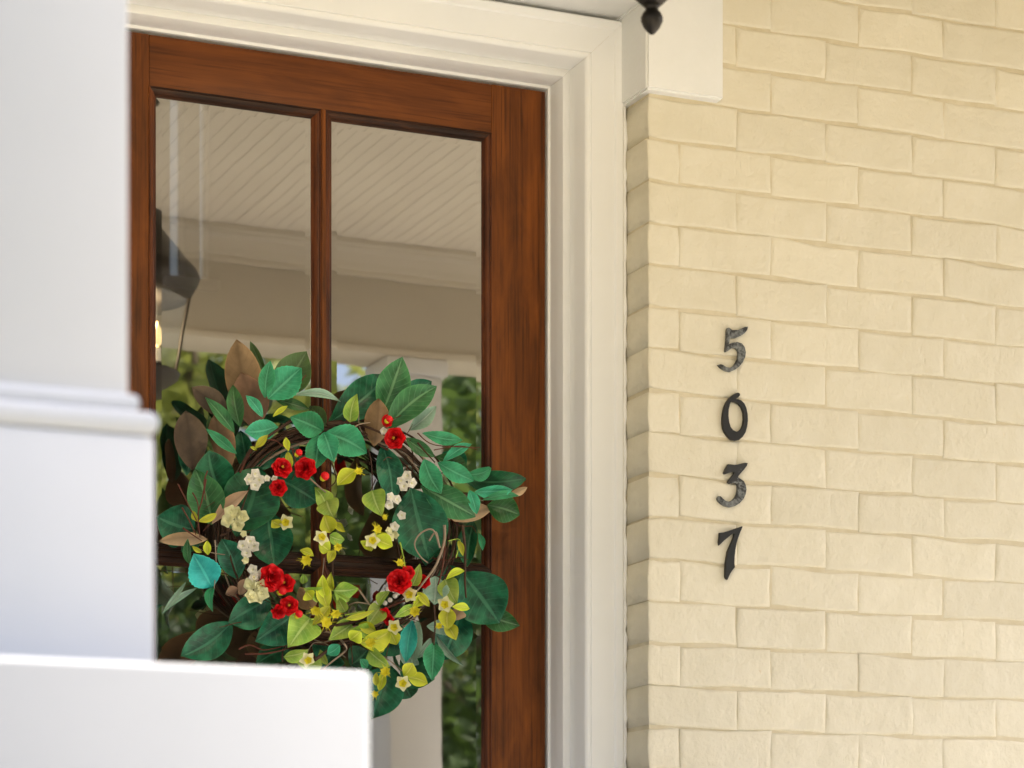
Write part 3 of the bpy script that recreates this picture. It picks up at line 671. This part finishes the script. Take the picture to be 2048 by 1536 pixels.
LEAVES = [  # base x,y, tip x,y, width, type [, depth, tip depth, roll]
 # back layer
 (455,832,384,774,38,'D'),(385,940,372,822,56,'D'),(455,946,431,828,46,'B',.062),(426,908,418,830,26,'O',.05),(372,950,366,858,30,'M',.04),
 (505,845,474,679,62,'B',.055,.075,-8),(512,860,482,745,58,'B',.062,.07,12),(530,744,500,682,16,'O',.045),(545,790,614,702,62,'O',.07,.09,5),
 (662,842,775,752,62,'M',.045,.06,0),(655,850,780,780,46,'M',.042,.05),(800,806,864,763,38,'M',.05,.07),
 (447,995,418,902,66,'M',.066,.10,5),(495,940,575,885,42,'M',.05,.06),(490,940,480,860,30,'M',.05),(555,955,634,1004,62,'M',.055,.07,0),
 (390,1060,316,1034,70,'M',.05,.06,0),(395,1098,372,1075,40,'M',.04),(415,1079,318,1083,24,'T',.07,.075,20),
 (928,960,1052,958,40,'M',.07,.10),(945,1040,932,1132,34,'M',.05,.06),(765,890,786,1004,44,'M',.06,.075,0),(800,1320,868,1360,56,'M',.06,.085,10),
 (804,1358,822,1397,40,'M',.05),(925,1215,884,1322,64,'M',.06,.08,0),(955,1222,1040,1252,40,'K',.07,.09,5),(895,1130,905,1180,60,'M',.045),
 (580,1302,512,1328,36,'M',.05),(532,1020,548,1134,72,'M',.06,.075,0),(640,1330,672,1300,60,'M',.045),(700,1330,735,1300,50,'M',.045),(730,1240,820,1300,60,'M',.04),
 (600,1175,625,1220,36,'B',.045),(560,1240,560,1310,40,'M',.04),(850,1130,880,1060,50,'M',.045),(600,890,560,920,40,'M',.042),(885,905,930,945,36,'M',.045),
 # big front leaves
 (425,1050,390,938,62,'K',.085,.105,0),(472,1072,516,932,92,'M',.085,.10,-6),(423,1048,496,981,22,'T',.105,.12,25),
 (476,1158,444,1078,46,'M',.085,.095,10),(542,1200,460,1246,56,'M',.09,.10,-20),(467,1243,364,1312,54,'M',.075,.085,0),(588,1232,514,1282,60,'M',.085,.095,-10),
 (822,975,858,1121,94,'M',.085,.10,0),(842,972,952,1034,52,'K',.09,.10,5),(890,1034,984,1018,34,'T',.078,.085,15),(975,1010,1040,1030,48,'K',.095,.11,0),
 (925,1145,998,1246,92,'M',.085,.105,0),(785,1330,746,1436,76,'M',.065,.08,0),(748,893,757,797,44,'B',.085,.10,0),
 (763,832,806,713,58,'K',.085,.105,5),(772,856,874,772,50,'K',.095,.12,-5),(818,860,873,812,28,'P',.085),
 (480,1190,497,1158,20,'T',.11),(450,1188,478,1180,18,'T',.10),(1020,992,1054,975,14,'T',.10),(735,1292,762,1288,18,'T',.09),(905,1240,925,1215,26,'T',.09),
 # laurel sprays
 (480,854,466,769,28,'K'),(470,866,411,794,21,'K'),(530,796,541,721,28,'L'),(536,797,603,735,56,'L',.115,.135,0),(526,834,492,790,18,'L'),(556,852,490,863,38,'L',.11,.12,0),
 (474,908,412,857,18,'L'),(648,862,583,834,46,'L',.115,.13,0),(652,852,618,812,28,'O'),(637,868,630,937,42,'L',.115,.125,0),(647,864,667,923,38,'L',.12,.135,0),(650,866,734,906,56,'L',.12,.14,0),
 (588,790,682,803,15,'P'),(552,799,618,818,19,'K'),(845,866,926,880,24,'L'),(812,876,870,914,24,'K'),(886,923,944,887,19,'L'),(873,912,937,938,28,'K',.085),
 (848,918,882,987,40,'L',.115,.13,0),(876,925,948,962,34,'L',.11,.12,0),(933,950,983,936,24,'L'),(950,985,1026,981,26,'L'),(965,1000,1038,991,15,'L'),(939,980,954,1028,22,'L'),
 (425,1176,387,1109,58,'C',.115,.13,0),(428,1172,424,1222,16,'L'),(380,1130,375,1078,14,'K'),(372,1164,324,1228,9,'P'),(394,1176,326,1226,10,'P'),
 (872,1152,868,1208,48,'P',.11,.12,0),(824,1240,812,1325,32,'C',.12,.125,10),(836,1240,826,1330,28,'P',.10),(838,1330,800,1300,24,'P',.085),(869,1284,864,1360,38,'L',.12,.13,0),(862,1276,830,1318,16,'P'),(872,1270,926,1331,12,'P'),
 (854,1252,918,1266,28,'P',.105),(680,1290,654,1308,22,'L'),(735,1335,722,1318,16,'L'),(965,1100,957,1065,12,'L',.07),
 # lime and yellow leaves
 (700,844,714,787,28,'G'),(744,980,764,1032,44,'G',.12,.13,0),(654,1012,630,974,32,'G',.10),(653,1000,668,1036,42,'G',.12,.13,0),(650,1030,662,1066,32,'Y'),(668,1045,690,1064,13,'Y'),
 (712,938,675,970,28,'Y'),(622,1236,578,1294,62,'G',.125,.135,0),(642,1190,608,1178,28,'G'),(655,1215,640,1158,28,'Y',.13),(652,1198,645,1150,20,'Y'),(666,1182,662,1145,14,'Y'),(668,1182,718,1178,36,'G'),(664,1190,700,1200,20,'G',.10),
 (690,1224,674,1194,22,'G'),(606,1168,606,1148,14,'G',.10),(640,1218,662,1170,18,'G',.10),(625,1198,612,1182,24,'Y',.135),
 (546,833,576,811,9,'Y'),(510,897,536,869,13,'Y'),(572,874,577,902,12,'Y'),(575,903,584,934,13,'Y'),(500,893,513,900,6,'Y'),(396,1043,385,1021,11,'Y'),(397,1043,434,1027,13,'Y'),(416,1110,414,1081,14,'Y'),(404,1105,384,1092,8,'Y'),
 (930,1141,892,1159,13,'Y'),(916,1081,926,1112,11,'Y'),(905,1214,940,1217,15,'Y',.13),(897,1213,895,1258,32,'Y',.135,.14,0),(890,1246,912,1280,24,'Y',.12),(834,1184,859,1213,15,'Y'),(830,1211,790,1234,18,'G'),(890,1158,914,1208,40,'G',.12,.13,0),
 (762,1214,734,1254,36,'G',.115),(704,1248,658,1278,34,'G',.11),(750,1264,698,1262,30,'G',.12),(752,1264,717,1248,22,'Y',.13),(722,1288,784,1262,38,'Y',.125),(780,1262,793,1290,26,'Y'),(737,1302,780,1335,30,'G',.115),
 (808,1352,826,1326,28,'Y',.135,.14,0),(816,1355,856,1367,26,'Y',.135,.14,0),(758,1382,766,1340,16,'Y'),(752,1372,752,1346,12,'Y'),(824,1172,840,1127,22,'G',.125),(757,1212,778,1182,17,'G'),(690,1238,748,1221,12,'Y',.13),(568,1314,618,1300,22,'G'),
 (660,1210,625,1250,20,'Y',.135),(776,1080,750,1068,24,'Y',.12),(745,1096,722,1082,14,'Y'),(748,1076,786,1092,28,'Y',.135),(735,1086,742,1102,22,'Y',.13),(640,1085,660,1102,26,'Y',.125),(660,1072,690,1080,22,'G',.12),(670,1100,658,1126,16,'Y',.12),
 (600,1100,628,1112,14,'Y'),(562,1052,544,1040,20,'Y',.10),(826,1192,812,1170,16,'Y'),(848,1195,826,1214,20,'Y',.12),(700,1280,722,1262,28,'Y',.12),(765,1280,745,1302,26,'Y',.12),(645,1330,590,1322,24,'G',.10),(640,1300,655,1330,14,'G',.10)]
for q in LEAVES: leaf(*q)

def frame_of(n):
    n = n.normalized(); a = n.orthogonal().normalized(); return a, n.cross(a), n
def petals(mb, c, n, r, count, openness, width, rise, rot=0, tipcurl=0., nl=5, nw=4):
    a, b_, n = frame_of(n)
    for k in range(count):
        th = rot + 2 * math.pi * k / count; d = a * math.cos(th) + b_ * math.sin(th); s_ = n.cross(d)
        v = []
        for i in range(nl + 1):
            s = i / nl; pw = (math.sin(math.pi * (s * .80 + .10)) ** .7)
            rad = r * (openness * s + .04); h = rise * r * (math.sin(s * math.pi / 2)) - tipcurl * r * s * s
            for j in range(nw + 1):
                t = (j / nw - .5) * 2
                v.append(c + d * (rad * (1 - .16 * t * t)) + s_ * (width * r * pw * t) + n * (h - .10 * r * (1 - t * t) * s + .05 * r * (k % 2)))
        mb.add(v, [(i*(nw+1)+j, i*(nw+1)+j+1, (i+1)*(nw+1)+j+1, (i+1)*(nw+1)+j) for i in range(nl) for j in range(nw)])
def ndir(rn, spread=.45): return (TOCAM + Vector((rn.uniform(-1, 1), rn.uniform(-.3, .3), rn.uniform(-1, 1))) * spread).normalized()
def blob(c, r, mat, name, parent, sq=1.0, n=None):
    mb = MB(); a, b_, n = frame_of(n or TOCAM); L = 6; K = 9
    for i in range(L + 1):
        ph = -math.pi / 2 + math.pi * i / L
        for k in range(K):
            q = 2 * math.pi * k / K; mb.v.append(c + (a * math.cos(q) + b_ * math.sin(q)) * (r * math.cos(ph)) + n * (r * sq * math.sin(ph)))
    mb.f = [(i*K+k, i*K+(k+1) % K, (i+1)*K+(k+1) % K, (i+1)*K+k) for i in range(L) for k in range(K)]
    return mb.build(name, mat, parent, True)
def red_flower(px, py, rpx, d=.14, tilt=None):
    rn = random.Random(int(px * 31 + py)); c = P(px, py, -d); r = rpx * PXM; n = tilt or ndir(rn, .5)
    mb = MB()
    petals(mb, c - n * r * .40, n, r, 6, .88, .62, .70, rn.uniform(0, 6), .10); petals(mb, c - n * r * .34, n, r, 6, .76, .54, .86, rn.uniform(0, 6))
    petals(mb, c - n * r * .28, n, r, 5, .62, .48, .92, rn.uniform(0, 6)); petals(mb, c - n * r * .20, n, r, 5, .48, .38, .92, rn.uniform(0, 6)); o = mb.build("red_flower", M['red'], wre, True)
    mb = MB(); petals(mb, c - n * r * .12, n, r, 4, .34, .28, .86, rn.uniform(0, 6)); petals(mb, c - n * r * .08, n, r, 3, .2, .18, .80, rn.uniform(0, 6)); mb.build("inner_petals", M['dred'], o, True)
    if rn.random() < .4: blob(c + n * r * .50, r * .14, M['bud'], "flower_center", o, .6, n)
for q in [(791,877,25),(563,937,23),(612,938,26),(557,976,20),(541,1156,31),(570,1170,24),(578,1212,22),(556,1222,18),(799,1164,29,.15),(815,1146,17,.13),(848,1163,16,.11),(768,1226,14,.11),(778,1240,13,.11),(774,842,15,.10)]: red_flower(*q)
for x, y, r in ((650,952,11),(565,1180,13),(598,1228,10),(778,838,9),(598,905,9)): blob(P(x - 4, y + 4, -.142), r * .62 * PXM, M['ylp'], "bud_base", blob(P(x, y, -.145), r * .8 * PXM, M['red'], "flower_bud", wre, 1.1), 1.0)
def white_cluster(px, py, rpx, mat='wht', nfl=4, d=.13):
    rn = random.Random(int(px * 17 + py)); mb = MB(); cs = []
    for k in range(nfl):
        a = 2 * math.pi * k / nfl + rn.uniform(-.4, .4); rr = rpx * (.48 if nfl > 1 else 0)
        c = P(px + rr * math.cos(a), py + rr * math.sin(a), -d - rn.uniform(0, .014)); n = ndir(rn, .6); r = rpx * PXM * (.60 if nfl > 1 else 1)
        petals(mb, c, n, r, 5, .78, .46, .34, rn.uniform(0, 6), .06); petals(mb, c, n, r, 4, .45, .36, .5, rn.uniform(0, 6)); cs.append((c, n, r))
    o = mb.build("white_flower" if mat == 'wht' else "cream_flower", M[mat], wre, True)
    for c, n, r in cs: blob(c + n * r * .18, r * .16, M['crm'], "flower_center", o, .7, n)
for q in [(508,959,24,'wht',4),(541,957,15,'wht',2),(470,1037,30,'crm',5),(498,1095,25,'wht',4),(515,1146,23,'wht',3),(510,1182,31,'crm',5),(812,962,23,'wht',4,.12),(784,1002,20,'wht',3),(804,1030,12,'wht',1),(790,1052,13,'wht',1),(782,1069,18,'crm',3),
          (490,1120,10,'crm',1),(768,862,10,'wht',1,.12),(488,1068,9,'crm',1)]: white_cluster(*q)
for x, y in ((764,1186),(776,1178),(790,1192),(757,1198),(780,1200),(770,1206),(752,1206),(796,1186)): blob(P(x, y, -.112), 5.2 * PXM, M['wht'], "white_bud", wre, .6)
def yellow_flower(px, py, rpx, spiky, d=.145):
    rn = random.Random(int(px * 11 + py)); c = P(px, py, -d); n = ndir(rn, .5); r = rpx * PXM
    mb = MB()
    if not spiky: petals(mb, c, n, r, 5, .95, .42, .22, rn.uniform(0, 6), .05)
    else: petals(mb, c, n, r, 6, .60, .28, .55, rn.uniform(0, 6))
    o = mb.build("yellow_flower", M['crm'] if not spiky else M['ylp'], wre, True)
    mb = MB(); petals(mb, c + n * r * .05, n, r, 5, .46, .28, .40, rn.uniform(0, 6)); mb.build("inner_petals", M['ylp'], o, True)
    mb = MB(); a, b_, n = frame_of(n)
    for k in range(14 if spiky else 7):
        q = rn.uniform(0, 6.28); s = rn.uniform(.35, 1.0) * (1.25 if spiky else .6)
        e = c + (a * math.cos(q) + b_ * math.sin(q)) * r * s + n * r * rn.uniform(.4, .9)
        mb.tube([c, c.lerp(e, .6) + n * r * .1, e], lambda t: .0007 * (1.2 - t), 4)
    mb.build("stamens", M['ylp'], o)
for q in [(891,1208,18,0),(790,1253,17,0),(820,1189,17,0),(744,1082,17,0),(806,1366,17,0),(614,1318,17,0),(572,1044,17,0,.11),(612,1118,18,1),(674,1092,14,1),(642,1076,17,0),(832,1224,18,1),(650,1246,19,1),(772,1346,17,1),(632,1218,17,1),(670,1226,16,1),(753,1058,15,1),(715,944,13,1),(742,1288,17,1),(878,1252,11,1),(750,1385,12,1),(768,1036,9,1),(798,1128,14,1)]: yellow_flower(*q)
# grapevine ring: woven strands, each a part
rn = random.Random(5); CXP, CYP = 672, 1062
for k in range(20):
    pts = []; ph = rn.uniform(0, 6.28); r0 = rn.uniform(-16, 16); f1 = rn.choice((2, 3, 4)); am = rn.uniform(5, 15); dd = rn.uniform(.035, .075); a0 = rn.uniform(0, 6.28); sp = rn.uniform(3.5, 6.1)
    for i in range(41):
        a = a0 + sp * i / 40; q = r0 + am * math.sin(f1 * a + ph)
        pts.append(P(CXP + (222 + q) * math.cos(a), CYP + (208 + q) * math.sin(a), -dd - .014 * math.cos(f1 * a + ph * 1.7)))
    MB().tube(pts, lambda t, s=rn.uniform(.0016, .0032): s * (1 - .4 * abs(2*t-1)), 5).build("vine", M['twigp'] if k % 6 == 0 else M['twig'], wre, True)
TW = [([(736,898),(743,930),(745,982)],'twig',.0018),([(655,905),(672,960),(640,985)],'twig',.0016),([(612,950),(640,975),(674,1002)],'twigp',.0020),([(660,1062),(648,1130),(672,1180)],'twigr',.0030),([(664,1120),(668,1180),(690,1235)],'twig',.0028),
 ([(858,1082),(872,1064),(880,1096)],'twigp',.0018),([(880,1096),(866,1060),(842,1066),(829,1088),(840,1112),(856,1126)],'twigp',.0019),([(889,1050),(888,1085),(872,1130),(846,1166),(832,1184)],'twigp',.0030),([(890,1060),(889,1100),(884,1140),(876,1170)],'twigr',.0022),
 ([(925,1050),(930,1100),(930,1160),(932,1195)],'twig',.0030),([(412,958),(404,1000),(396,1030),(400,1075)],'twigr',.0018),([(356,968),(372,1000),(395,1045)],'twigr',.0015),([(366,1056),(386,1070),(404,1082)],'twigr',.0016),([(364,1015),(378,1040),(392,1070)],'twigr',.0015),([(385,985),(396,1010),(396,1060)],'twigr',.0014),([(415,942),(408,965),(412,1000)],'twigr',.0014),
 ([(480,945),(500,905),(520,885),(548,880),(570,895),(600,900)],'twigr',.0020),([(585,900),(592,935),(584,960)],'twigr',.0016),([(430,1080),(432,1130),(428,1180)],'twigp',.0014),([(440,1072),(470,1050),(500,970)],'twig',.0022),([(486,1070),(492,1120),(520,1165),(548,1200)],'twig',.0030),([(545,1180),(580,1215),(615,1240)],'twig',.0024),
 ([(478,1298),(500,1290),(530,1300),(580,1288)],'twigr',.0018),([(490,1308),(540,1306),(600,1290)],'twigr',.0020),([(565,1322),(566,1300),(578,1282)],'twig',.0018),([(665,1262),(690,1290),(690,1302),(668,1320),(648,1336)],'twigp',.0026),([(660,1262),(692,1250)],'twigp',.0022),([(718,1180),(740,1210),(760,1225)],'twigp',.0022),([(695,1212),(715,1205),(745,1210)],'twigp',.0020),
 ([(630,1320),(680,1285),(740,1270),(800,1215)],'twig',.0035),([(600,1290),(660,1255),(720,1240),(790,1205),(850,1160)],'twig',.0036),([(770,1218),(800,1205),(840,1195)],'twigr',.0026),([(750,1305),(780,1322),(808,1345)],'twigp',.0015),([(640,1090),(648,1110),(645,1150)],'twigp',.0013),([(835,866),(870,890),(960,895)],'twigr',.0012),([(868,900),(920,892),(956,900)],'twigr',.0010),([(835,885),(852,905),(870,925)],'twig',.0020),([(820,880),(826,915),(824,945)],'twig',.0018),
 ([(560,800),(585,780),(612,750)],'twigr',.0014),([(700,865),(715,850),(740,845)],'twigp',.0018),([(655,848),(700,846),(745,858),(800,885)],'twig',.0035),([(868,1210),(870,1250),(868,1290)],'twig',.0022),([(800,1085),(808,1120),(812,1150)],'ylg',.0016),([(790,1045),(796,1090),(800,1120)],'twig',.0014),([(912,1115),(920,1080),(896,1082)],'ylg',.0010),([(612,1240),(680,1232),(730,1222)],'ylg',.0020),([(585,840),(540,870),(500,900),(470,960)],'twig',.0034)]
for pts, mt, r in TW:
    dz = .128 if (pts[0][0] > 820 or pts[0][0] < 440) else .095
    w3 = [P(x, y, -(dz + (.018 if dz < .1 else .006) * math.sin(i * 2.1 + x))) for i, (x, y) in enumerate(pts)]
    MB().tube(catmull(w3, 6), lambda t, r=r: r * (1 - .45 * t), 6).build("twig", M[mt], wre, True)
rn = random.Random(77)
for k in range(34):
    a = rn.uniform(0, 6.28); r = rn.uniform(190, 235); x, y = CXP + r * math.cos(a), CYP + r * .94 * math.sin(a); b_ = a + rn.uniform(-1.3, 1.3); L = rn.uniform(45, 95) * (1 if rn.random() < .7 else -.6)
    q = [P(x + L * t * math.cos(b_) + rn.uniform(-6, 6), y + L * t * math.sin(b_) + rn.uniform(-6, 6), -(.07 + .05 * t + rn.uniform(-.006, .006))) for t in (0, .35, .7, 1)]
    MB().tube(catmull(q, 5), lambda t: .0013 * (1 - .6 * t), 5).build("tendril", M[rn.choice(('twig', 'twigr', 'twigr', 'twigp'))], wre, True)
# wire hanger over the ring, resting on the glazing bar
MB().tube(catmull([P(650, 862, -.06), P(648, 840, -.03), P(646, 820, -.008), P(646, 790, -.006)]), .0012, 5).build("hanger_wire", M['iron'], wre, True)

# ================================================================ TREES OF THE FRONT YARD (seen in the glass)
def m_foliage(name, a, b_):
    t = NT(name); oi = t.n("ShaderNodeTexCoord"); n = t.noise(t.coord(), 3.0, 3)
    t.set(t.mix(n, a, b_), .6, .3)
    tl = t.n("ShaderNodeBsdfTranslucent"); tl.inputs[0].default_value = (*[min(1, q * 1.3) for q in b_], 1)
    mx = t.n("ShaderNodeMixShader"); mx.inputs[0].default_value = .3
    t.l(t.b.outputs[0], mx.inputs[1]); t.l(tl.outputs[0], mx.inputs[2]); t.l(mx.outputs[0], t.out.inputs[0]); return t.m
FO = {'bright': m_foliage("bright_foliage", (.14, .19, .035), (.30, .33, .075)), 'mid': m_foliage("mid_foliage", (.04, .085, .018), (.085, .14, .03)), 'dark': m_foliage("dark_foliage", (.018, .04, .012), (.04, .075, .02))}
def tree(x, y, h, cr, cz0, kind, label, nclump=70, per=70, ls=.13, seed=1):
    rn = random.Random(seed)
    root = empty("yard_tree", (x, y, GZ), label, "tree", "trees of the front yard")
    mb = MB(); mb.tube(catmull([(x, y, GZ - .1), (x + .1, y, GZ + h * .3), (x - .08, y + .1, GZ + h * .62), (x, y, GZ + h * .85)]), lambda t: .035 * h * (1 - .75 * t) * .55, 8)
    for k in range(7):
        a = rn.uniform(0, 6.28); z0 = GZ + h * rn.uniform(.3, .65); e = Vector((x + math.cos(a) * cr * .7, y + math.sin(a) * cr * .7, z0 + h * .2))
        mb.tube(catmull([(x, y, z0), ((x + e.x) / 2, (y + e.y) / 2, z0 + h * .13), e]), lambda t: .012 * h * .5 * (1 - .8 * t), 6)
    mb.build("trunk", M['bark'], root, True)
    v = []; f = []
    ch = (GZ + h - cz0) / 2; cc = Vector((x, y, cz0 + ch))
    for _ in range(nclump):
        d = Vector((rn.gauss(0, 1), rn.gauss(0, 1), rn.gauss(0, 1))).normalized(); rr = rn.uniform(.35, 1.0) ** .5
        c = cc + Vector((d.x * cr * rr, d.y * cr * rr, d.z * ch * rr)); sg = cr * rn.uniform(.10, .2)
        for _ in range(per):
            p = c + Vector((rn.gauss(0, sg), rn.gauss(0, sg), rn.gauss(0, sg * .7)))
            a = Vector((rn.gauss(0, 1), rn.gauss(0, 1), rn.gauss(0, .6))).normalized(); b_ = a.orthogonal().normalized(); b_ = Matrix.Rotation(rn.uniform(0, 6.28), 3, a) @ b_
            s = ls * rn.uniform(.6, 1.3); n = len(v); v += [p - a * s, p + b_ * s * .45, p + a * s, p - b_ * s * .45]; f.append((n, n+1, n+2, n+3))
    mesh("crown", v, f, FO[kind], root)
tree(7.2, -20, 10.5, 3.2, 2.6, 'bright', "sunlit yellow-green tree reflected in the left door pane", 95, 75, .16, 1)
tree(10.5, -27, 12.5, 4.2, 2.5, 'bright', "tall pale green tree farthest back in the reflection", 95, 70, .19, 2)
tree(3.6, -15.0, 4.3, 1.7, .3, 'dark', "low dark evergreen beside the driveway, left of the reflection", 60, 70, .10, 3)
tree(5.4, -14.4, 4.2, 1.6, .2, 'dark', "low dark evergreen beside the driveway, middle of the reflection", 60, 70, .10, 4)
tree(7.1, -11.5, 5.4, 1.7, .2, 'mid', "mid green tree reflected in the right door panes", 75, 75, .10, 5)
tree(14.0, -22, 9.5, 3.2, 1.5, 'mid', "mid green tree at the far right of the front yard", 70, 60, .17, 6)
tree(1.0, -24, 11, 3.8, 2.0, 'mid', "broad tree across the drive facing the porch", 80, 60, .18, 7)
tree(-7, -22, 11, 4.0, 2.0, 'mid', "broad tree at the left end of the yard", 80, 60, .18, 8)

for i, (x, y, h, lb) in enumerate(((2.4, -13.0, 3.4, "nearest dark hedge tree to the path"), (4.4, -12.6, 3.8, "second dark hedge tree from the path"), (6.0, -13.2, 4.0, "third dark hedge tree from the path"), (8.0, -14.0, 4.5, "tallest dark hedge tree, fourth from the path"), (10.2, -14.5, 4.2, "dark hedge tree farthest from the path"))):
    tree(x, y, h, 1.25, -.3, 'dark', lb + " in the front yard", 50, 80, .085, 20 + i)

# unseen shrubs added to block ground bounce onto the pedestal, left of the steps
for i, (x, y, lb) in enumerate(((.42, -3.30, "unseen boxwood added against ground bounce, beside the porch steps"), (-.25, -3.32, "middle unseen boxwood added against ground bounce"), (-.95, -3.30, "unseen boxwood added against ground bounce, farthest from the steps"))):
    rn = random.Random(60 + i); root = empty("bounce_blocking_shrub", (x, y, GZ), lb, "shrub", "unseen shrubs blocking ground bounce")
    MB().tube([(x, y, GZ - .05), (x, y, GZ + .35)], .02, 6).build("stem", M['bark'], root)
    v = []; f = []
    for _ in range(2600):
        d = Vector((rn.gauss(0, 1), rn.gauss(0, 1), rn.gauss(0, 1))).normalized() * rn.uniform(.75, 1.03); p = Vector((x + d.x * .33, y + d.y * .30, GZ + .40 + d.z * .38))
        a = Vector((rn.gauss(0, 1), rn.gauss(0, 1), rn.gauss(0, 1))).normalized(); b_ = a.orthogonal().normalized(); q = .024; n = len(v)
        v += [p - a * q, p + b_ * q * .5, p + a * q, p - b_ * q * .5]; f.append((n, n+1, n+2, n+3))
    mesh("foliage", v, f, FO['dark'], root)
